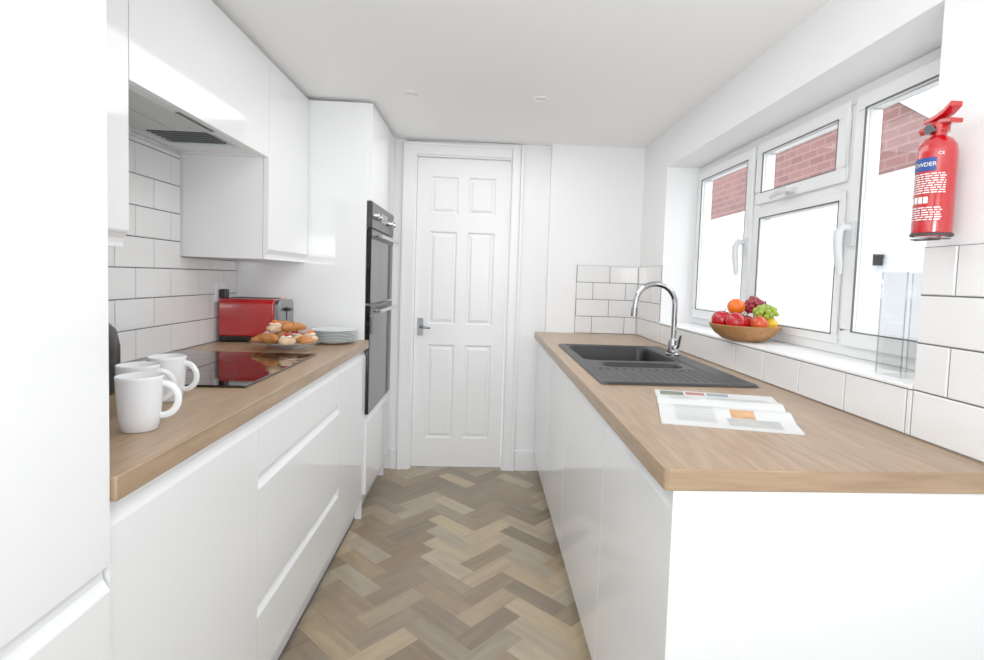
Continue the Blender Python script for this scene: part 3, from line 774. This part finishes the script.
# fruit bowl
bx_,by_=1.012,1.985
bz=SILL+0.0005
bm=bmesh.new(); lathe(bm,[(0,0.0),(0.056,0.0),(0.078,0.006),(0.108,0.028),(0.128,0.056),(0.130,0.060),(0.126,0.062),(0.104,0.035),(0.072,0.012),(0,0.008)],56)
for i,v in enumerate(bm.verts):
    r=math.hypot(v.co.x,v.co.y)
    if r>0.08:
        a=math.atan2(v.co.y,v.co.x); f=1+0.010*math.cos(28*a)*(1 if int(v.co.z*200)%2 else -1); v.co.x*=f; v.co.y*=f
emit('fruit_bowl',bm,M['wick'],None,world=False,loc=Vector((bx_,by_,bz)),smooth=True,angle=60,label='shallow woven brown bowl full of fruit on the sill',cat='bowl')
def fp(r,dd,z): return (bx_+r*0.89+dd*0.45,by_-r*0.45+dd*0.89,bz+z)
def apple(loc,r,m,label,rot=0):
    a=root('apple',loc,label,'apple',rotz=rot,group='apples in the fruit bowl')
    bm=bmesh.new(); prof=[]
    for i in range(17):
        th=math.pi*i/16; rad=r*math.sin(th)*(1+0.06*math.cos(th)); z=-r*0.92*math.cos(th)
        if i>12: z-=r*0.10*((i-12)/4)**2*1.8
        if i<3: z+=r*0.08*((3-i)/3)
        prof.append((max(rad,0),z))
    prof[0]=(0,prof[0][1]);prof[-1]=(0,prof[-1][1])
    lathe(bm,prof,24); emit('apple_flesh',bm,m,a,world=False,smooth=True,angle=80)
    bm=bmesh.new(); tube(bm,[(0,0,r*0.62),(0.002,0,r*0.9),(0.005,0.002,r*1.15)],0.0016,6); emit('stem',bm,M['stem'],a,world=False,smooth=True)
    a.rotation_euler[0]=rot*0.7
apple(fp(-0.082,-0.005,0.077),0.039,M['apple'],'shiny red apple at the rim of the bowl',0.4)
apple(fp(-0.028,-0.078,0.075),0.039,M['apple'],'shiny dark red apple against the bowl rim',0.9)
apple(fp(-0.022,0.077,0.068),0.036,M['apple2'],'yellow and red apple in the bowl',-0.3)
apple(fp(0.002,0.001,0.066),0.036,M['apple'],'red apple in the middle of the bowl',0.2)
def orange(loc,r,label,m='orange',cat='orange',sy=1.0):
    bm=bmesh.new(); bmesh.ops.create_uvsphere(bm,u_segments=24,v_segments=16,radius=r)
    for v in bm.verts:
        v.co.z*=0.95; v.co.y*=sy
        if sy>1 and abs(v.co.y)>r*sy*0.85: v.co.y*=1.06
    emit(cat,bm,M[m],None,world=False,loc=Vector(loc),smooth=True,label=label,cat=cat,angle=80)
orange(fp(-0.034,0.014,0.128),0.033,'bright orange resting on top of apples')
orange(fp(0.048,-0.084,0.074),0.029,'peach-coloured apple at the rim of the bowl','apple2','apple')
orange(fp(0.084,-0.022,0.070),0.029,'yellow lemon at the rim of the bowl','lemon','lemon',1.15)
orange(fp(0.068,0.052,0.068),0.028,'yellow lemon against the window side of the bowl','lemon','lemon',1.15)
def grapes(c,m,label,n,sx,sy,sz,seed,br=0.0108):
    g=root('grape_bunch',c,label,'grapes'); rnd=random.Random(seed)
    bm=bmesh.new()
    for i in range(n):
        a=i*2.4; t_=(i+0.5)/n; zz=1-2*t_; rad=math.sqrt(1-zz*zz)*(0.65+0.5*t_)
        bmesh.ops.create_uvsphere(bm,u_segments=12,v_segments=8,radius=br*rnd.uniform(0.85,1.1),matrix=Matrix.Translation((sx*rad*math.cos(a)+rnd.uniform(-.006,.006),sy*rad*math.sin(a)+rnd.uniform(-.004,.004),sz*zz+rnd.uniform(-.004,.004))))
    emit('berries',bm,m,g,world=False,smooth=True)
    bm=bmesh.new(); tube(bm,[(0,0,0),(0,0,sz),(0.003,0.006,sz+0.02)],0.002,6); emit('stem',bm,M['stem'],g,world=False)
grapes(fp(0.030,0.038,0.136),M['gred'],'bunch of red grapes on top of the fruit',38,0.034,0.032,0.026,1)
grapes(fp(0.068,-0.034,0.114),M['ggreen'],'bunch of green grapes hanging over the fruit',40,0.036,0.028,0.022,2)

# vase
vx,vy=1.045,1.245
bm=bmesh.new(); a=0.042; t_=0.004; hh=0.255
z0=SILL+0.0005
def sq(r,z): return [bm.verts.new((vx+sx*r,vy+sy*r,z)) for sx,sy in ((-1,-1),(1,-1),(1,1),(-1,1))]
o0=sq(a,z0);o1=sq(a,z0+hh);i1=sq(a-t_,z0+hh);i0=sq(a-t_,z0+0.014)
for n_,(A_,B_) in enumerate(((o0,o1),(o1,i1),(i1,i0))):
    for q in range(4):
        f=bm.faces.new((A_[q],A_[(q+1)%4],B_[(q+1)%4],B_[q])); f.material_index=1 if n_==1 else 0
bm.faces.new(o0); f=bm.faces.new(i0)
for sx,sy in ((-1,-1),(1,-1),(1,1),(-1,1)):
    px_,py_=vx+sx*(a-0.0022),vy+sy*(a-0.0022); bx(bm,(px_-0.0012,py_-0.0012,z0+0.001),(px_+0.0012,py_+0.0012,z0+hh-0.0005),1)
emit('vase',bm,[M['thinglass'],M['glassrim']],label='tall square clear glass vase on the sill',cat='vase')

# magazine
A=Vector((.53,1.56));B=Vector((.425,1.19));Cc=Vector((.72,1.115));D=Vector((.855,1.49))
mg=root('magazine',((A+Cc)/2).to_3d()+Vector((0,0,WT)),'open magazine lying on the oak worktop','magazine')
def mp_(u,v,h=0.0):
    p=(A*(1-u)+B*u)*(1-v)+(D*(1-u)+Cc*u)*v
    d_=abs(u-0.5)*2
    z=0.001+0.010*math.exp(-((d_-0.25)/0.22)**2) - 0.004*math.exp(-(d_/0.07)**2)
    return Vector((p.x,p.y,WT+max(z,0.0012)+0.003+h))
bm=bmesh.new(); NU,NV=40,6
T=[[bm.verts.new(mp_(i/NU,j/NV)) for j in range(NV+1)] for i in range(NU+1)]
Bt=[[bm.verts.new(Vector((mp_(i/NU,j/NV).x,mp_(i/NU,j/NV).y,WT+0.0004))) for j in range(NV+1)] for i in range(NU+1)]
for i in range(NU):
    for j in range(NV):
        bm.faces.new((T[i][j],T[i+1][j],T[i+1][j+1],T[i][j+1])); bm.faces.new((Bt[i][j],Bt[i][j+1],Bt[i+1][j+1],Bt[i+1][j]))
for i in range(NU):
    bm.faces.new((T[i][0],T[i+1][0],Bt[i+1][0],Bt[i][0])); bm.faces.new((T[i][NV],T[i+1][NV],Bt[i+1][NV],Bt[i][NV]))
for j in range(NV):
    bm.faces.new((T[0][j],T[0][j+1],Bt[0][j+1],Bt[0][j])); bm.faces.new((T[NU][j],T[NU][j+1],Bt[NU][j+1],Bt[NU][j]))
emit('magazine_pages',bm,M['paper'],mg,smooth=True)
def prt(name,m,rects,lb=None):
    bm=bmesh.new()
    for u0,u1,v0,v1 in rects:
        n=10
        for i in range(n):
            ua=u0+(u1-u0)*i/n; ub=u0+(u1-u0)*(i+1)/n
            bm.faces.new([bm.verts.new(mp_(u,v,0.0006)) for u,v in ((ua,v0),(ub,v0),(ub,v1),(ua,v1))])
    emit(name,bm,m,mg,smooth=True,label=lb)
prt('printed_photo',M['p_green'],[(0.03,0.17,0.04,0.24)],'small green garden photo print')
prt('printed_photo',M['p_red'],[(0.03,0.13,0.26,0.42)],'small reddish photo print')
prt('printed_photo',M['p_blue'],[(0.03,0.13,0.44,0.62)],'pale blue photo print')
prt('printed_photo',M['p_orange'],[(0.64,0.78,0.54,0.72)],'orange food photo print')
prt('printed_photo',M['p_pale'],[(0.79,0.95,0.50,0.88)],'pale grey photo print')
tl=[]
for i in range(10):
    tl.append((0.22+i*0.02,0.22+i*0.02+0.004,0.10,0.34 if i%4 else 0.26)); 
    if i<11: tl.append((0.18+i*0.02,0.184+i*0.02,0.42,0.9))
for i in range(14): tl.append((0.58+i*0.025,0.58+i*0.025+0.005,0.12,0.42))
prt('printed_text',M['p_grey'],tl)

# ------------------------------------------------------------------ fire extinguisher
ex,ey=0.928,1.060; ez=1.336
fe=root('fire_extinguisher',(ex,ey,ez),'small red fire extinguisher mounted on wall bracket','fire extinguisher')
rb=0.035; hb_=0.182
bm=bmesh.new(); lathe(bm,[(0,0.004),(rb-0.01,0.0),(rb,0.008),(rb,hb_-0.012),(rb*0.94,hb_+0.003),(rb*0.72,hb_+0.016),(rb*0.40,hb_+0.023),(0.014,hb_+0.026),(0.014,hb_+0.034),(0,hb_+0.034)],40,(ex,ey,ez))
emit('cylinder_body',bm,M['extred'],fe,smooth=True)
top=ez+hb_+0.033
bm=bmesh.new(); lathe(bm,[(0,0),(0.019,0),(0.019,0.018),(0.013,0.022),(0,0.022)],20,(ex,ey,top-0.002)); tube(bm,[(ex,ey,top+0.010),(ex-0.01,ey+0.033,top+0.006)],[0.010,0.008],12)
emit('valve',bm,M['extred'],fe,smooth=True)
def strip(bm,pts,w,th):
    prev=None
    for p in pts:
        p=Vector(p); r=[bm.verts.new(p+Vector((dx,0,dz))) for dx,dz in ((-w,-th),(w,-th),(w,th),(-w,th))]
        if prev:
            for i in range(4): bm.faces.new((prev[i],prev[(i+1)%4],r[(i+1)%4],r[i]))
        else: bm.faces.new(r)
        prev=r
    bm.faces.new(prev)
bm=bmesh.new(); strip(bm,[(ex,ey+0.026,top+0.024),(ex,ey,top+0.028),(ex,ey-0.02,top+0.034),(ex,ey-0.038,top+0.046)],0.013,0.005)
emit('squeeze_lever',bm,M['extred'],fe,bevel=0.002)
bm=bmesh.new(); strip(bm,[(ex,ey+0.012,top+0.014),(ex,ey-0.02,top+0.016),(ex,ey-0.042,top+0.012)],0.013,0.005); emit('carry_handle',bm,M['extred'],fe,bevel=0.002)
bm=bmesh.new(); tube(bm,[(ex-0.018,ey-0.002,top+0.002),(ex-0.026,ey-0.004,top+0.002)],0.010,18); emit('pressure_gauge',bm,M['darkchrome'],fe,smooth=True,label='round metal pressure gauge')
bm=bmesh.new()
bx(bm,(ex+rb+0.0005,ey+0.005,ez+0.02),(XR-0.0002,ey+0.020,ez+hb_-0.02))
lathe(bm,[(rb+0.0003,0.001),(rb+0.0018,0.001),(rb+0.0018,0.006),(rb+0.0003,0.006),(rb+0.0003,0.001)],40,(ex,ey,ez))
emit('wall_bracket',bm,M['dark'],fe)
bm=bmesh.new(); tube(bm,[(ex+rb-0.004,ey-0.012,ez-0.003),(ex-0.01,ey-0.03,ez-0.006),(ex-rb+0.002,ey-0.012,ez-0.006),(ex-rb+0.002,ey+0.012,ez-0.006),(ex-0.01,ey+0.03,ez-0.006),(ex+rb-0.004,ey+0.012,ez-0.003)],0.0016,6); emit('bracket_wire',bm,M['darkchrome'],fe,smooth=True)
def onbody(name,m,rects,off,lb=None,ac=math.radians(215)):
    bm=bmesh.new()
    for a0,a1,z0,z1 in rects:
        n=max(1,int(abs(a1-a0)/0.08))
        for i in range(n):
            aa=ac+a0+(a1-a0)*i/n; ab=ac+a0+(a1-a0)*(i+1)/n; R_=rb+off
            bm.faces.new([bm.verts.new((ex+R_*math.cos(q),ey+R_*math.sin(q),ez+z)) for q,z in ((aa,z0),(ab,z0),(ab,z1),(aa,z1))])
    emit(name,bm,m,fe,smooth=True,label=lb)
onbody('label_band',M['blue'],[(-1.15,0.25,0.131,0.158)],0.0006,'blue band on the label')
rnd=random.Random(3)
rc=[]
for i in range(9):
    z=0.124-i*0.0047
    a0=-1.1
    while a0<0.7:
        l_=rnd.uniform(0.12,0.35); rc.append((a0,min(a0+l_,0.75),z,z+0.0020)); a0+=l_+0.06
onbody('label_text',M['whiteprint'],rc,0.0006,'dense white printed instructions')
rc=[]
for i in range(4): rc.append((-1.1+i*0.28,-0.88+i*0.28,0.066,0.079))
onbody('label_pictogram',M['whiteprint'],rc,0.0006,'row of small white pictogram squares')
rc=[]
for i in range(6):
    z=0.056-i*0.0048
    a0=-1.0
    while a0<0.6:
        l_=rnd.uniform(0.12,0.4); rc.append((a0,min(a0+l_,0.65),z,z+0.0020)); a0+=l_+0.07
onbody('label_text',M['whiteprint'],rc,0.0006,'small white print')
def textbody(s_,size,ac,z,m):
    cu=bpy.data.curves.new('t','FONT'); cu.body=s_; cu.size=size; cu.align_x='CENTER'; cu.resolution_u=3
    ob=bpy.data.objects.new('t',cu); COL.objects.link(ob); bpy.context.view_layer.update()
    me=bpy.data.meshes.new_from_object(ob.evaluated_get(bpy.context.evaluated_depsgraph_get()))
    bm=bmesh.new(); bm.from_mesh(me); bpy.data.objects.remove(ob)
    for v in bm.verts:
        a_=ac+v.co.x/rb; zz=v.co.y; R_=rb+0.0011
        v.co=Vector((ex+R_*math.cos(a_),ey+R_*math.sin(a_),ez+z+zz))
    emit('label_lettering',bm,m,fe)
try:
    textbody('POWDER',0.0115,math.radians(215-25),0.1405,M['whiteprint'])
    textbody('CE',0.0085,math.radians(240),0.162,M['whiteprint'])
except Exception as exn: print('text',exn)

# ceiling spots
for x,y in ((-0.35,2.50),(0.24,2.48)):
    l=root('ceiling_spotlight',(x,y,ZC-0.006),'small white recessed ceiling spotlight','ceiling light',group='recessed ceiling spotlights')
    bm=bmesh.new(); lathe(bm,[(0.036,0.0055),(0.036,0.002),(0.032,0.0),(0.026,0.001),(0.024,0.0055),(0.036,0.0055)],32,(x,y,ZC-0.006)); emit('bezel',bm,M['trim'],l,smooth=True)
    bm=bmesh.new(); lathe(bm,[(0,0.004),(0.0235,0.004),(0.0235,0.0055),(0,0.0055)],24,(x,y,ZC-0.006)); emit('lamp_face',bm,M['whiteprint'],l)

# ------------------------------------------------------------------ outside
box('patio_ground',(XR+0.26,-4,-0.1),(8,14,0.0),M['ground'],kind='structure',label='pale paved yard',cat='ground')
ob=root('neighbouring_house',(3.2,4.5,0),'white rendered wall with red brick upper part','building')
bm=bmesh.new()
pr=[(-2,0),(11,0),(11,2.10),(3.0,2.14),(-2,2.14)]
a=[bm.verts.new((3.1,y,z)) for y,z in pr]; b=[bm.verts.new((3.4,y,z)) for y,z in pr]
for i in range(len(pr)): bm.faces.new((a[i],a[(i+1)%len(pr)],b[(i+1)%len(pr)],b[i]))
bm.faces.new(a);bm.faces.new(b)
emit('rendered_wall',bm,M['extwhite'],ob)
bm=bmesh.new()
pr=[(3.0,2.141),(11,2.101),(11,3.2),(6.0,3.05),(4.5,2.78),(4.1,2.75),(3.3,2.20)]
a=[bm.verts.new((3.12,y,z)) for y,z in pr]; b=[bm.verts.new((3.38,y,z)) for y,z in pr]
for i in range(len(pr)): bm.faces.new((a[i],a[(i+1)%len(pr)],b[(i+1)%len(pr)],b[i]))
bm.faces.new(a);bm.faces.new(b)
emit('brick_wall',bm,M['brick'],ob)
bm=bmesh.new()
pts=[(3.22,2.17),(4.08,2.77),(4.5,2.80),(6.0,3.07),(11,3.22)]
for (p0,p1) in zip(pts[:-1],pts[1:]):
    vs=[]
    for x in (3.06,3.44):
        vs.append([bm.verts.new((x,p0[0],p0[1])),bm.verts.new((x,p1[0],p1[1])),bm.verts.new((x,p1[0],p1[1]+0.06)),bm.verts.new((x,p0[0],p0[1]+0.06))])
    bm.faces.new(vs[0]);bm.faces.new(vs[1])
    for q in range(4): bm.faces.new((vs[0][q],vs[0][(q+1)%4],vs[1][(q+1)%4],vs[1][q]))
emit('verge_board',bm,M['extwhite'],ob,label='pale sloping board along the roof edge')
bm=bmesh.new(); bx(bm,(3.02,3.98,1.42),(3.0995,4.05,1.48)); bx(bm,(2.98,3.96,1.48),(3.09,4.07,1.505)); 
emit('outdoor_lamp',bm,M['black'],ob,label='small black wall lamp')

# ------------------------------------------------------------------ light
wd=bpy.data.worlds.new('world'); scene.world=wd; wd.use_nodes=True
bg=wd.node_tree.nodes['Background']; bg.inputs[0].default_value=(0.93,0.965,1.0,1); bg.inputs[1].default_value=2.9
def area(name,loc,rot,sx,sy,p,col=(1,1,1)):
    l=bpy.data.lights.new(name,'AREA'); l.shape='RECTANGLE'; l.size=sx; l.size_y=sy; l.energy=p; l.color=col
    o=bpy.data.objects.new(name,l); o.location=loc; o.rotation_euler=rot; COL.objects.link(o); return o
area('ceiling_fill_light',(0.0,2.1,ZC-0.02),(0,0,0),0.8,1.8,10,(1,0.995,0.985))  # added fill under the ceiling, not a real panel fitting
area('rear_fill_light',(0.0,-0.5,1.40),(math.radians(135),0,0),0.6,0.6,19,(1,1,1))  # added fill behind the camera, aimed up to brighten the ceiling

# ------------------------------------------------------------------ camera
cam=bpy.data.cameras.new('camera'); co=bpy.data.objects.new('camera',cam); COL.objects.link(co); scene.camera=co
f=531.772; cam.sensor_width=36; cam.lens=f/984*36; cam.clip_start=0.02
yaw,pit,rho=0.0568,0.0541,0.0339
Fw=Vector((math.sin(yaw)*math.cos(pit),math.cos(yaw)*math.cos(pit),-math.sin(pit)))
R0=Vector((math.cos(yaw),-math.sin(yaw),0)); U0=R0.cross(Fw)
Rr=R0*math.cos(rho)+U0*math.sin(rho); Ur=-R0*math.sin(rho)+U0*math.cos(rho)
m=Matrix((Rr,Ur,-Fw)).transposed().to_4x4(); m.translation=Vector((0.0041,0,H)); co.matrix_world=m
ppx,ppy=512.578,307.681
cam.shift_x=-(ppx-492)/984; cam.shift_y=(ppy-330)/984
